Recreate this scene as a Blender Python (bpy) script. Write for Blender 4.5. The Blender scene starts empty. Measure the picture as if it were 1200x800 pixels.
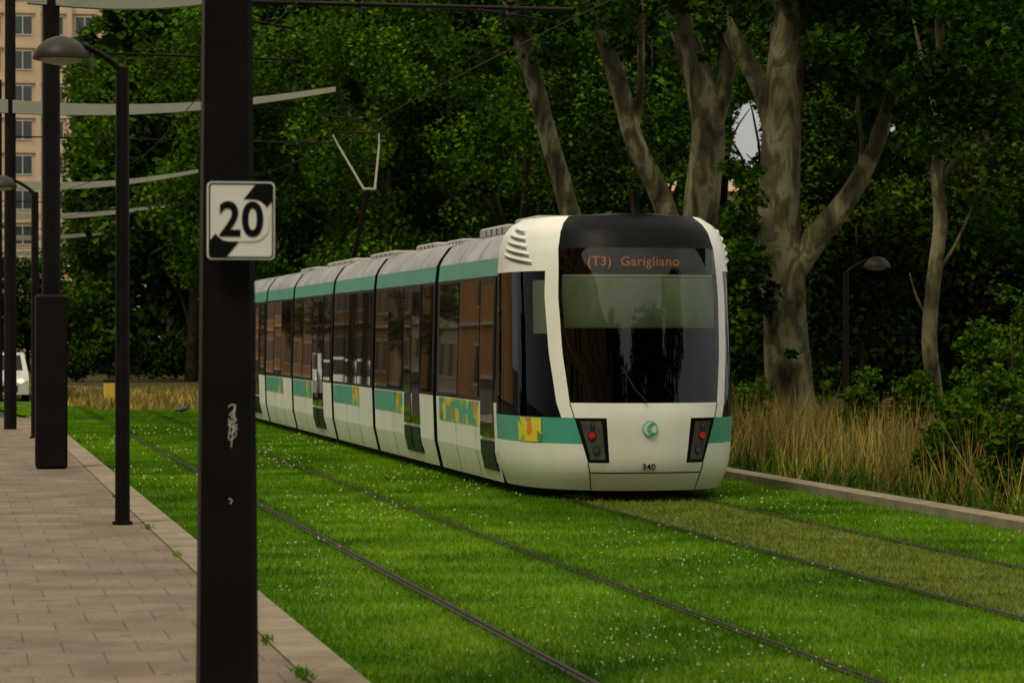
import bpy, math, random
import numpy as np
from mathutils import Vector, Matrix
rng=np.random.default_rng(7); random.seed(7)
F=3700.0; H=1.76; TH=math.atan(660/F); CT=math.cos(TH); ST=math.sin(TH)
def P(px,py,Z):
    xr=(px-600)/F*Z
    return Vector((xr*CT+Z*ST, Z*CT-xr*ST, H+(395-py)*Z/F))
def proj(V):
    Zc=V[:,0]*ST+V[:,1]*CT; xr=V[:,0]*CT-V[:,1]*ST
    return 600+F*xr/Zc, 395-(V[:,2]-H)*F/Zc, Zc
sc=bpy.context.scene; col=sc.collection
# ---------------- materials
def newmat(name):
    m=bpy.data.materials.new(name); m.use_nodes=True
    nt=m.node_tree; return m,nt,nt.nodes['Principled BSDF']
def mat(name,c,rough=.5,metal=0,emis=0,spec=.5):
    m,nt,b=newmat(name); b.inputs['Base Color'].default_value=(*c,1)
    b.inputs['Roughness'].default_value=rough; b.inputs['Metallic'].default_value=metal; b.inputs['Specular IOR Level'].default_value=spec
    if emis: b.inputs['Emission Color'].default_value=(*c,1); b.inputs['Emission Strength'].default_value=emis
    return m
def ramp(nt,fac,stops):
    r=nt.nodes.new('ShaderNodeValToRGB'); e=r.color_ramp.elements
    e[0].position=stops[0][0]; e[0].color=(*stops[0][1],1); e[1].position=stops[-1][0]; e[1].color=(*stops[-1][1],1)
    for p,c in stops[1:-1]:
        x=e.new(p); x.color=(*c,1)
    nt.links.new(fac,r.inputs['Fac']); return r.outputs['Color']
def noise(nt,scale,detail=5,rough=.55,vec=None,stretch=None,dist=0):
    tc=nt.nodes.new('ShaderNodeTexCoord'); src=tc.outputs['Object']
    if stretch:
        mp=nt.nodes.new('ShaderNodeMapping'); mp.inputs['Scale'].default_value=stretch; nt.links.new(src,mp.inputs['Vector']); src=mp.outputs['Vector']
    n=nt.nodes.new('ShaderNodeTexNoise'); n.inputs['Scale'].default_value=scale; n.inputs['Detail'].default_value=detail; n.inputs['Roughness'].default_value=rough; n.inputs['Distortion'].default_value=dist
    nt.links.new(src,n.inputs['Vector']); return n.outputs['Fac']
def mixc(nt,a,b,f,mode='MIX'):
    m=nt.nodes.new('ShaderNodeMix'); m.data_type='RGBA'; m.blend_type=mode
    for s,v in ((m.inputs[6],a),(m.inputs[7],b),(m.inputs[0],f)):
        if isinstance(v,(int,float)): s.default_value=v
        elif isinstance(v,tuple): s.default_value=(*v,1)
        else: nt.links.new(v,s)
    return m.outputs[2]
def matn(name,stops,scale,rough=.6,metal=0,bump=0,stretch=None,detail=5,bscale=None,spec=.5):
    m,nt,b=newmat(name); f=noise(nt,scale,detail,stretch=stretch); b.inputs['Specular IOR Level'].default_value=spec
    nt.links.new(ramp(nt,f,stops),b.inputs['Base Color']); b.inputs['Roughness'].default_value=rough; b.inputs['Metallic'].default_value=metal
    if bump:
        bp=nt.nodes.new('ShaderNodeBump'); bp.inputs['Strength'].default_value=bump; bp.inputs['Distance'].default_value=.02
        nt.links.new(noise(nt,bscale or scale*3,4),bp.inputs['Height']); nt.links.new(bp.outputs['Normal'],b.inputs['Normal'])
    return m
def difftrans(m,nt,b,c,transl):
    nt.nodes.remove(b); d=nt.nodes.new('ShaderNodeBsdfDiffuse'); nt.links.new(c,d.inputs['Color'])
    if transl<=0:
        nt.links.new(d.outputs[0],nt.nodes['Material Output'].inputs['Surface']); return m
    t=nt.nodes.new('ShaderNodeBsdfTranslucent'); nt.links.new(c,t.inputs['Color'])
    ms=nt.nodes.new('ShaderNodeMixShader'); ms.inputs[0].default_value=transl
    nt.links.new(d.outputs[0],ms.inputs[1]); nt.links.new(t.outputs[0],ms.inputs[2])
    nt.links.new(ms.outputs[0],nt.nodes['Material Output'].inputs['Surface']); return m
def leafmat(name,cols,transl=.3):
    m,nt,b=newmat(name)
    g=nt.nodes.new('ShaderNodeNewGeometry')
    c=ramp(nt,g.outputs['Random Per Island'],[(i/(len(cols)-1),cc) for i,cc in enumerate(cols)])
    n=ramp(nt,noise(nt,.5,0),[(.30,(.36,.36,.38)),(.70,(1.5,1.45,1.1))])
    c=mixc(nt,c,n,1.0,'MULTIPLY')
    return difftrans(m,nt,b,c,transl)
M={}
def whitedirt():
    m,nt,b=newmat('tram_white_dirty')
    tc=nt.nodes.new('ShaderNodeTexCoord'); sp=nt.nodes.new('ShaderNodeSeparateXYZ'); nt.links.new(tc.outputs['Object'],sp.inputs[0])
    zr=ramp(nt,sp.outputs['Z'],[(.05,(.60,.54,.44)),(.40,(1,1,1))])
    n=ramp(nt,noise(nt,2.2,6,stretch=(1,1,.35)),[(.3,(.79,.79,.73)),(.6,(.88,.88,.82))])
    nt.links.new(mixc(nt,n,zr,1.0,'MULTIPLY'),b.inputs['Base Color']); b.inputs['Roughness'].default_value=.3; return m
M['white']=whitedirt()
M['teal']=matn('tram_teal_paint',[(.3,(.06,.34,.26)),(.7,(.08,.42,.31))],2,.3)
M['black']=mat('black_gloss',(.005,.005,.005),.12,spec=.3)
M['visor']=mat('visor_black',(.003,.003,.003),.45,spec=.10)
M['frame']=mat('black_frame',(.006,.006,.006),.4,spec=.2)
M['rubber']=matn('bellows_rubber',[(.4,(.010,.010,.010)),(.6,(.02,.02,.02))],8,.8,spec=.2)
M['silver']=matn('roof_aluminium',[(.3,(.26,.25,.23)),(.5,(.42,.40,.37)),(.7,(.56,.54,.50))],1.8,.3,.5,stretch=(1,.6,1))
M['grey']=matn('grey_metal',[(.3,(.30,.29,.27)),(.7,(.40,.39,.36))],2,.45)
M['pole']=matn('dark_steel_paint',[(.3,(.005,.0035,.003)),(.7,(.010,.0075,.006))],3,.5,bump=.1,spec=.12)
M['arm']=matn('arm_grey_paint',[(.3,(.26,.27,.22)),(.7,(.32,.33,.27))],2,.6,spec=.2)
M['rail']=matn('rail_steel',[(.3,(.014,.010,.007)),(.7,(.035,.026,.018))],4,.6,spec=.2)
def sideglass():
    m,nt,b=newmat('tinted_side_glass')
    c=ramp(nt,noise(nt,1.6,3,stretch=(1,1.5,1)),[(.35,(.006,.005,.004)),(.7,(.035,.026,.015))])
    nt.links.new(c,b.inputs['Base Color']); b.inputs['Roughness'].default_value=.02; b.inputs['IOR'].default_value=1.65
    return m
M['glass']=sideglass()
def clearglass(name,tint,ior):
    m=bpy.data.materials.new(name); m.use_nodes=True; nt=m.node_tree
    for n in list(nt.nodes):
        if n.type!='OUTPUT_MATERIAL': nt.nodes.remove(n)
    t=nt.nodes.new('ShaderNodeBsdfTransparent'); t.inputs[0].default_value=(*tint,1)
    g=nt.nodes.new('ShaderNodeBsdfGlossy'); g.inputs['Roughness'].default_value=.01; g.inputs['Color'].default_value=(.95,.95,.95,1)
    f=nt.nodes.new('ShaderNodeFresnel'); f.inputs[0].default_value=ior
    ms=nt.nodes.new('ShaderNodeMixShader'); nt.links.new(f.outputs[0],ms.inputs[0]); nt.links.new(t.outputs[0],ms.inputs[1]); nt.links.new(g.outputs[0],ms.inputs[2])
    nt.links.new(ms.outputs[0],[n for n in nt.nodes if n.type=='OUTPUT_MATERIAL'][0].inputs[0]); return m
M['cabglass']=clearglass('windscreen_glass',(.72,.77,.68),1.52)
M['cabside']=clearglass('cab_side_glass',(.55,.57,.52),1.16)
M['interior']=mat('cab_interior',(.004,.004,.004),.9,spec=.05)
def reflbandm():
    m,nt,b=newmat('reflection_band'); tc=nt.nodes.new('ShaderNodeTexCoord'); sp=nt.nodes.new('ShaderNodeSeparateXYZ'); nt.links.new(tc.outputs['Object'],sp.inputs[0])
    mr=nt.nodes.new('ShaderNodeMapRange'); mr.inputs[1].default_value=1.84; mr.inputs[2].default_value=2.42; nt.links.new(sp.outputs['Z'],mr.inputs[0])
    c=ramp(nt,mr.outputs[0],[(0,(.34,.44,.30)),(.25,(.50,.62,.44)),(.8,(.62,.74,.56)),(1,(.72,.80,.64))])  # pale streaky gradient paints windscreen reflections into a sheet behind the glass
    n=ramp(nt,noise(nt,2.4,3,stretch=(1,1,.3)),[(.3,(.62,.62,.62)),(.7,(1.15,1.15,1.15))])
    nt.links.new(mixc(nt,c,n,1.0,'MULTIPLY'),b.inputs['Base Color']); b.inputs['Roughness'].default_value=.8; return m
M['reflband']=reflbandm()
M['cream']=mat('reflection_edge_cream',(.8,.77,.62),.6)
M['led']=mat('orange_led',(1,.25,.03),.5,0,.11)
M['red']=mat('red_lamp',(.40,.012,.010),.2,0,.10)
M['lampgrey']=mat('lamp_reflector',(.09,.085,.08),.25,.5)
M['lens']=matn('lamp_unit_grey',[(.3,(.05,.05,.048)),(.7,(.10,.097,.09))],9,.2)
M['darkteal']=mat('door_sill_panel',(.006,.016,.014),.4,spec=.2)
def advert(name,cs,scale):
    m,nt,b=newmat(name)
    tc=nt.nodes.new('ShaderNodeTexCoord'); v=nt.nodes.new('ShaderNodeTexVoronoi'); v.inputs['Scale'].default_value=scale
    nt.links.new(tc.outputs['Object'],v.inputs['Vector']); sp=nt.nodes.new('ShaderNodeSeparateColor'); nt.links.new(v.outputs['Color'],sp.inputs[0])
    r=nt.nodes.new('ShaderNodeValToRGB'); r.color_ramp.interpolation='CONSTANT'; e=r.color_ramp.elements
    e[0].position=0; e[0].color=(*cs[0][1],1); e[1].position=cs[1][0]; e[1].color=(*cs[1][1],1)
    for p,c in cs[2:]: x=e.new(p); x.color=(*c,1)
    nt.links.new(sp.outputs[0],r.inputs[0]); nt.links.new(r.outputs[0],b.inputs['Base Color']); b.inputs['Roughness'].default_value=.35; return m
M['advert']=advert('advert_graphics',[(0,(.06,.38,.29)),(.24,(.08,.28,.03)),(.38,(.70,.56,.03)),(.50,(.06,.40,.30)),(.64,(.30,.50,.04)),(.78,(.66,.25,.02)),(.86,(.72,.62,.06))],5.5)
M['advert2']=advert('cab_graphics',[(0,(.78,.60,.02)),(.35,(.09,.30,.03)),(.55,(.80,.66,.05)),(.72,(.70,.27,.01)),(.84,(.25,.50,.05))],9)
def barkmat():
    m,nt,b=newmat('plane_tree_bark')
    f=noise(nt,2.6,4,.55,stretch=(1,1,.42),dist=.8); c=ramp(nt,f,[(.36,(.030,.026,.014)),(.43,(.075,.066,.034)),(.50,(.105,.095,.05)),(.54,(.185,.17,.10)),(.62,(.24,.22,.14)),(.66,(.13,.12,.07))])
    f2=ramp(nt,noise(nt,.7,2),[(.3,(.50,.50,.42)),(.7,(1.15,1.15,1.05))])
    nt.links.new(mixc(nt,c,f2,1.0,'MULTIPLY'),b.inputs['Base Color']); b.inputs['Roughness'].default_value=.85; b.inputs['Specular IOR Level'].default_value=.2
    bp=nt.nodes.new('ShaderNodeBump'); bp.inputs['Strength'].default_value=.6; bp.inputs['Distance'].default_value=.05
    nt.links.new(noise(nt,5,3),bp.inputs['Height']); nt.links.new(bp.outputs['Normal'],b.inputs['Normal']); return m
M['bark']=barkmat()
M['darkbark']=matn('dark_bark',[(.3,(.03,.024,.016)),(.7,(.08,.065,.045))],3,.9,detail=2,spec=.2)
M['leaf']=leafmat('leaf_green',[(.020,.060,.005),(.046,.112,.008),(.088,.170,.015)],.25)
M['leaf_far']=leafmat('leaf_dark_green',[(.012,.034,.004),(.028,.067,.008),(.054,.108,.013)],0)
M['leaf_olive']=leafmat('leaf_olive_green',[(.018,.040,.004),(.042,.080,.008),(.080,.125,.016)],0)
M['leaf_near']=leafmat('leaf_canopy_green',[(.009,.028,.003),(.021,.055,.006),(.040,.090,.011)],.25)
M['leaf_bright']=leafmat('leaf_fresh_green',[(.025,.070,.006),(.05,.12,.010),(.075,.15,.015)],.25)
M['straw']=leafmat('dry_grass_straw',[(.20,.145,.05),(.34,.25,.09),(.17,.15,.04),(.48,.37,.16)],.2)
def lawnmat(name,k,island):
    m,nt,b=newmat(name)
    tc=nt.nodes.new('ShaderNodeTexCoord'); sp=nt.nodes.new('ShaderNodeSeparateXYZ'); nt.links.new(tc.outputs['Object'],sp.inputs[0])
    base=ramp(nt,noise(nt,.8,2,.6),[(.3,(.036*k,.104*k,.004*k)),(.5,(.074*k,.165*k,.007*k)),(.7,(.125*k,.225*k,.013*k))])
    big=ramp(nt,noise(nt,.22,1,stretch=(1.6,.5,1)),[(.35,(.66,.72,.7)),(.5,(1,1,1)),(.65,(1.3,1.2,1.1))])
    base=mixc(nt,base,big,1.0,'MULTIPLY')
    # darker turf beside each rail
    wv=nt.nodes.new('ShaderNodeMath'); wv.operation='PINGPONG'; s0=nt.nodes.new('ShaderNodeMath'); s0.operation='SUBTRACT'; s0.inputs[1].default_value=3.2
    nt.links.new(sp.outputs['X'],s0.inputs[0]); nt.links.new(s0.outputs[0],wv.inputs[0]); wv.inputs[1].default_value=1.44/2*1
    def near(x0):
        a=nt.nodes.new('ShaderNodeMath'); a.operation='SUBTRACT'; nt.links.new(sp.outputs['X'],a.inputs[0]); a.inputs[1].default_value=x0
        b_=nt.nodes.new('ShaderNodeMath'); b_.operation='ABSOLUTE'; nt.links.new(a.outputs[0],b_.inputs[0]); return b_.outputs[0]
    cur=near(3.2)
    for x0 in (4.64,6.58,8.02):
        mn=nt.nodes.new('ShaderNodeMath'); mn.operation='MINIMUM'; nt.links.new(cur,mn.inputs[0]); nt.links.new(near(x0),mn.inputs[1]); cur=mn.outputs[0]
    rl=ramp(nt,cur,[(.05,(.62,.66,.6)),(.17,(1,1,1))])
    base=mixc(nt,base,rl,1.0,'MULTIPLY')
    ab=near(7.3)
    n2=noise(nt,2.5,1); ad=nt.nodes.new('ShaderNodeMath'); ad.operation='MULTIPLY_ADD'; nt.links.new(n2,ad.inputs[0]); ad.inputs[1].default_value=.3; nt.links.new(ab,ad.inputs[2])
    mk_=ramp(nt,ad.outputs[0],[(.78,(.75,.75,.75)),(.90,(0,0,0))])
    oc=ramp(nt,n2,[(.3,(.075*k,.095*k,.014*k)),(.7,(.155*k,.165*k,.032*k))])
    base=mixc(nt,base,oc,mk_)
    if island:
        g=nt.nodes.new('ShaderNodeNewGeometry'); r=ramp(nt,g.outputs['Random Per Island'],[(0,(.72,.76,.6)),(1,(1.22,1.2,1.2))]); base=mixc(nt,base,r,1.0,'MULTIPLY')
        return difftrans(m,nt,b,base,.35)
    nt.links.new(base,b.inputs['Base Color']); b.inputs['Roughness'].default_value=.8; b.inputs['Specular IOR Level'].default_value=.1
    return m
M['lawn']=lawnmat('lawn_soil_green',.9,False); M['blade']=lawnmat('grass_blade',1.65,True)
def pavemat():
    m,nt,b=newmat('paving_slabs')
    tc=nt.nodes.new('ShaderNodeTexCoord'); br=nt.nodes.new('ShaderNodeTexBrick'); br.inputs['Scale'].default_value=1.0
    br.inputs['Brick Width'].default_value=.40; br.inputs['Row Height'].default_value=.60; br.inputs['Mortar Size'].default_value=.006; br.inputs['Mortar Smooth'].default_value=.5
    br.inputs['Color1'].default_value=(.205,.165,.128,1); br.inputs['Color2'].default_value=(.24,.195,.150,1); br.inputs['Mortar'].default_value=(.11,.085,.06,1)
    nt.links.new(tc.outputs['Object'],br.inputs['Vector'])
    n=ramp(nt,noise(nt,1.1,6,.65),[(.3,(.55,.53,.50)),(.7,(1.2,1.17,1.15))]); n2=ramp(nt,noise(nt,60,1),[(.3,(.75,.75,.75)),(.7,(1.2,1.2,1.2))])
    c=mixc(nt,mixc(nt,br.outputs['Color'],n,1.0,'MULTIPLY'),n2,1.0,'MULTIPLY')
    sp=ramp(nt,noise(nt,9,1),[(.70,(1,1,1)),(.74,(.55,.52,.5))]); c=mixc(nt,c,sp,1.0,'MULTIPLY')
    nt.links.new(c,b.inputs['Base Color']); b.inputs['Roughness'].default_value=.8; b.inputs['Specular IOR Level'].default_value=.25
    bp=nt.nodes.new('ShaderNodeBump'); bp.inputs['Strength'].default_value=.3; bp.inputs['Distance'].default_value=.01; nt.links.new(noise(nt,40,2),bp.inputs['Height']); nt.links.new(bp.outputs[0],b.inputs['Normal'])
    return m
M['pave']=pavemat()
def kerbmat():
    m,nt,b=newmat('kerb_stone')
    tc=nt.nodes.new('ShaderNodeTexCoord'); w=nt.nodes.new('ShaderNodeSeparateXYZ'); nt.links.new(tc.outputs['Object'],w.inputs[0])
    md=nt.nodes.new('ShaderNodeMath'); md.operation='MODULO'; nt.links.new(w.outputs['Y'],md.inputs[0]); md.inputs[1].default_value=1.0
    j=ramp(nt,md.outputs[0],[(.0,(.3,.3,.3)),(.012,(1,1,1))])
    n=ramp(nt,noise(nt,2.5,6,.65),[(.3,(.17,.14,.095)),(.7,(.32,.27,.19))])
    nt.links.new(mixc(nt,n,j,1.0,'MULTIPLY'),b.inputs['Base Color']); b.inputs['Roughness'].default_value=.85; b.inputs['Specular IOR Level'].default_value=.2; return m
M['kerb']=kerbmat()
M['earth']=matn('verge_earth',[(.3,(.035,.035,.012)),(.7,(.09,.075,.03))],1.2,.95,detail=3,spec=.1)
M['asphalt']=matn('asphalt',[(.3,(.04,.04,.038)),(.7,(.06,.058,.055))],2,.9,detail=3,spec=.1)
M['concrete']=matn('beige_concrete',[(.3,(.50,.38,.25)),(.7,(.60,.47,.32))],.4,.8,spec=.2)
M['winglass']=mat('building_window_glass',(.05,.06,.06),.1)
M['windark']=mat('street_window_dark',(.02,.022,.022),.6,spec=.1)
M['winframe']=mat('window_frame_white',(.65,.62,.54),.5)
# ---------------- mesh helpers
def mk(name,verts,faces,m=None,parent=None,smooth=False,midx=None,mats=None):
    me=bpy.data.meshes.new(name); me.from_pydata([tuple(v) for v in verts],[],faces)
    for mm in (mats or ([m] if m else [])): me.materials.append(mm)
    if midx is not None: me.polygons.foreach_set('material_index',midx)
    if smooth: me.polygons.foreach_set('use_smooth',[True]*len(faces))
    me.update(); o=bpy.data.objects.new(name,me); col.objects.link(o)
    if parent: o.parent=parent
    return o
def fast(name,V,k,m,parent=None):
    n=len(V)//k; me=bpy.data.meshes.new(name); me.vertices.add(n*k); me.vertices.foreach_set('co',V.astype(np.float32).ravel())
    me.loops.add(n*k); me.loops.foreach_set('vertex_index',np.arange(n*k,dtype=np.int32)); me.polygons.add(n)
    me.polygons.foreach_set('loop_start',np.arange(n,dtype=np.int32)*k); me.materials.append(m); me.update(calc_edges=True)
    o=bpy.data.objects.new(name,me); col.objects.link(o)
    if parent: o.parent=parent
    return o
def empty(name,loc,label=None,cat=None,group=None,parent=None):
    o=bpy.data.objects.new(name,None); o.location=loc; o.empty_display_size=.2; col.objects.link(o)
    if parent: o.parent=parent
    return meta(o,label,cat,group)
def meta(o,label=None,cat=None,group=None,kind=None):
    if label: o['label']=label
    if cat: o['category']=cat
    if group: o['group']=group
    if kind: o['kind']=kind
    return o
class G:
    def __init__(s): s.v=[]; s.f=[]; s.mi=[]
    def add(s,v,f,mi=0):
        b=len(s.v); s.v+= [tuple(x) for x in v]; s.f+=[tuple(b+i for i in q) for q in f]; s.mi+=[mi]*len(f)
    def box(s,x0,x1,y0,y1,z0,z1,mi=0,bev=0):
        if bev<=0:
            v=[(x,y,z) for z in (z0,z1) for y in (y0,y1) for x in (x0,x1)]
            s.add(v,[(0,2,3,1),(4,5,7,6),(0,1,5,4),(2,6,7,3),(0,4,6,2),(1,3,7,5)],mi)
        else:
            b=bev; ring=[(x0+b,y0),(x1-b,y0),(x1,y0+b),(x1,y1-b),(x1-b,y1),(x0+b,y1),(x0,y1-b),(x0,y0+b)]
            cx=(x0+x1)/2; cy=(y0+y1)/2
            def sh(p,z,k):
                return (p[0]+(b*k if p[0]<cx else -b*k), p[1]+(b*k if p[1]<cy else -b*k), z)
            L=[[sh(p,z0,1) for p in ring],[sh(p,z0+b,0) for p in ring],[sh(p,z1-b,0) for p in ring],[sh(p,z1,1) for p in ring]]
            v=[q for l in L for q in l]; f=[]
            for l in range(3):
                for i in range(8): f.append((l*8+i,l*8+(i+1)%8,(l+1)*8+(i+1)%8,(l+1)*8+i))
            f.append(tuple(range(7,-1,-1))); f.append(tuple(range(24,32))); s.add(v,f,mi)
    def tube(s,pts,rad,n=10,mi=0,cap=True,wob=0,sub=1):
        pts=[Vector(p) for p in pts]; rad=list(rad) if hasattr(rad,'__len__') else [rad]*len(pts)
        if sub>1:
            q=[];r=[]
            for i in range(len(pts)-1):
                p0=pts[max(i-1,0)];p1=pts[i];p2=pts[i+1];p3=pts[min(i+2,len(pts)-1)]
                for k in range(sub):
                    t=k/sub
                    q.append(.5*((2*p1)+(p2-p0)*t+(2*p0-5*p1+4*p2-p3)*t*t+(3*p1-p0-3*p2+p3)*t**3)); r.append(rad[i]*(1-t)+rad[i+1]*t)
            q.append(pts[-1]); r.append(rad[-1]); pts=q; rad=r
        V=[];Fc=[]; up=None
        for i,p in enumerate(pts):
            d=(pts[min(i+1,len(pts)-1)]-pts[max(i-1,0)]).normalized()
            if up is None: up=Vector((1,0,0)) if abs(d.x)<.8 else Vector((0,0,1))
            a=(up-d*up.dot(d)).normalized(); up=a; b=d.cross(a)
            for k in range(n):
                t=2*math.pi*k/n; rr=rad[i]*(1+(random.uniform(-wob,wob)))
                V.append(p+(a*math.cos(t)+b*math.sin(t))*rr)
        for i in range(len(pts)-1):
            for k in range(n): Fc.append((i*n+k,i*n+(k+1)%n,(i+1)*n+(k+1)%n,(i+1)*n+k))
        if cap: Fc.append(tuple(range(n-1,-1,-1))); Fc.append(tuple(range(len(V)-n,len(V))))
        s.add(V,Fc,mi)
    def lathe(s,prof,c=(0,0,0),n=24,mi=0):
        V=[];Fc=[]
        for r,z in prof:
            for k in range(n): t=2*math.pi*k/n; V.append((c[0]+r*math.cos(t),c[1]+r*math.sin(t),c[2]+z))
        for i in range(len(prof)-1):
            for k in range(n): Fc.append((i*n+k,i*n+(k+1)%n,(i+1)*n+(k+1)%n,(i+1)*n+k))
        s.add(V,Fc,mi)
    def disc(s,c,r,n=24,depth=.01,mi=0,ry=None):
        V=[(c[0]+r*math.cos(2*math.pi*k/n),c[1],c[2]+(ry or r)*math.sin(2*math.pi*k/n)) for k in range(n)]
        V+=[(v[0],v[1]+depth,v[2]) for v in V]
        Fc=[tuple(range(n))]+[(k,n+k,n+(k+1)%n,(k+1)%n) for k in range(n)]; s.add(V,Fc,mi)
    def obj(s,name,mats,parent=None,smooth=False):
        return mk(name,s.v,s.f,None,parent,smooth,s.mi,mats if isinstance(mats,list) else [mats])
def autosm(o,ang=35):
    me=o.data; me.polygons.foreach_set('use_smooth',[True]*len(me.polygons))
    try: me.set_sharp_from_angle(angle=math.radians(ang))
    except Exception: pass
    return o
def textobj(name,body,size,loc,m,parent=None,bold=0,rot=(math.pi/2,0,0),ext=.002,sx=1,space=1):
    c=bpy.data.curves.new(name,'FONT'); c.body=body; c.size=size; c.align_x='CENTER'; c.align_y='CENTER'; c.extrude=ext; c.offset=bold; c.resolution_u=6; c.space_character=space
    t=bpy.data.objects.new(name+'_tmp',c); col.objects.link(t); bpy.context.view_layer.update()
    me=bpy.data.meshes.new_from_object(t.evaluated_get(bpy.context.evaluated_depsgraph_get())); bpy.data.objects.remove(t)
    me.name=name; me.materials.clear(); me.materials.append(m)
    o=bpy.data.objects.new(name,me); o.location=loc; o.rotation_euler=rot; o.scale=(sx,1,1); col.objects.link(o)
    if parent: o.parent=parent
    return o
def shf(y): return -(max(0.,y-60.)**2)/420.
def strip(name,xl,xr,z,y0,y1,m,thick=.0,step=3.0,kind='structure',parent=None):
    ys=list(np.arange(y0,min(y1,60),8.0))+list(np.arange(max(60,y0),y1,step))+[y1]; ys=sorted(set(float(a) for a in ys))
    V=[];Fc=[]
    for y in ys:
        s=shf(y); V+=[(xl+s,y,z-thick),(xl+s,y,z),(xr+s,y,z),(xr+s,y,z-thick)]
    for i in range(len(ys)-1):
        b=i*4
        Fc.append((b+1,b+2,b+6,b+5))
        if thick: Fc+= [(b,b+1,b+5,b+4),(b+2,b+3,b+7,b+6)]
    if thick: Fc.append((0,3,2,1))
    o=mk(name,V,Fc,m,parent)
    if kind: o['kind']=kind
    return o
# ---------------- world
w=bpy.data.worlds.new('World'); sc.world=w; w.use_nodes=True; nt=w.node_tree; bg=nt.nodes['Background']
sky=nt.nodes.new('ShaderNodeTexSky'); sky.sky_type='NISHITA'; sky.sun_disc=False; sky.sun_elevation=math.radians(52); sky.sun_rotation=math.radians(222)
sky.air_density=1.0; sky.dust_density=4.0
hs=nt.nodes.new('ShaderNodeMix'); hs.data_type='RGBA'; hs.inputs[0].default_value=.85
nt.links.new(sky.outputs[0],hs.inputs[6]); 
tc=nt.nodes.new('ShaderNodeTexCoord'); nn=nt.nodes.new('ShaderNodeTexNoise'); nn.inputs['Scale'].default_value=2.5; nn.inputs['Detail'].default_value=3
nt.links.new(tc.outputs['Generated'],nn.inputs['Vector']); cc=ramp(nt,nn.outputs['Fac'],[(.3,(.6,.6,.6)),(.7,(.95,.95,.95))])
sx=nt.nodes.new('ShaderNodeSeparateXYZ'); nt.links.new(tc.outputs['Generated'],sx.inputs[0])
zen=ramp(nt,sx.outputs['Z'],[(0,(.56,.63,.75)),(.35,(.88,.88,.88)),(1,(1.38,1.34,1.22))])
cl=mixc(nt,mixc(nt,cc,(9.6,8.9,7.3),1.0,'MULTIPLY'),zen,1.0,'MULTIPLY'); nt.links.new(cl,hs.inputs[7])
nt.links.new(hs.outputs[2],bg.inputs['Color']); bg.inputs['Strength'].default_value=.112
sd=bpy.data.lights.new('sun','SUN'); sd.energy=1.6; sd.angle=math.radians(14); sd.color=(1,.90,.70)
so=bpy.data.objects.new('sun',sd); col.objects.link(so)
so.rotation_euler=Vector((.42,.46,-1.0)).to_track_quat('-Z','Y').to_euler()
cam=bpy.data.cameras.new('camera'); co=bpy.data.objects.new('camera',cam); col.objects.link(co); sc.camera=co
cam.sensor_width=36; cam.lens=36*F/1200; co.location=(0,0,H); co.rotation_euler=(math.radians(90-.077),0,-TH); cam.clip_end=5000; cam.clip_start=.1
cam.dof.use_dof=True; cam.dof.focus_distance=33; cam.dof.aperture_fstop=6
sc.view_settings.view_transform='Standard'; sc.view_settings.look='None'; sc.view_settings.exposure=0
# ---------------- ground
g=mk('ground',[(-1500,-300,-.05),(1500,-300,-.05),(1500,3000,-.05),(-1500,3000,-.05)],[(0,1,2,3)],M['asphalt']); g['kind']='structure'
strip('lawn',1.99,9.5,0,-5,140,M['lawn'])
strip('pavement',-3.2,1.708,.10,-5,66,M['pave'],.14)
strip('kerb',1.712,1.986,.112,-5,66,M['kerb'],.16)
strip('kerb',9.504,9.80,.10,-5,120,M['kerb'],.15)
strip('verge',9.804,90,.07,-5,200,M['earth'],.11)
strip('verge',2.2,9.4,.03,96,140,M['earth'],.05)
for cx,lab in ((3.92,'grassed tram track with two grooved steel rails'),(7.3,'grassed tram track under the tram with worn olive turf')):
    e=empty('tram_track',(0,0,0),lab,'tram track','tracks in the lawn')
    for sgn in (-1,1):
        x=cx+sgn*.72
        V=[];Fc=[];ys=list(np.arange(-5,60,5.))+list(np.arange(60,140,3.))
        prof=[(-.030,.004),(-.030,.012),(-.008,.012),(-.006,.006),(.012,.006),(.014,.015),(.042,.015),(.042,.004)]
        for y in ys:
            for a,z in prof: V.append((x+shf(y)+a,y,z))
        n=len(prof)
        for i in range(len(ys)-1):
            for k in range(n-1): Fc.append((i*n+k,i*n+k+1,(i+1)*n+k+1,(i+1)*n+k))
        mk('rail',V,Fc,M['rail'],e)
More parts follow.
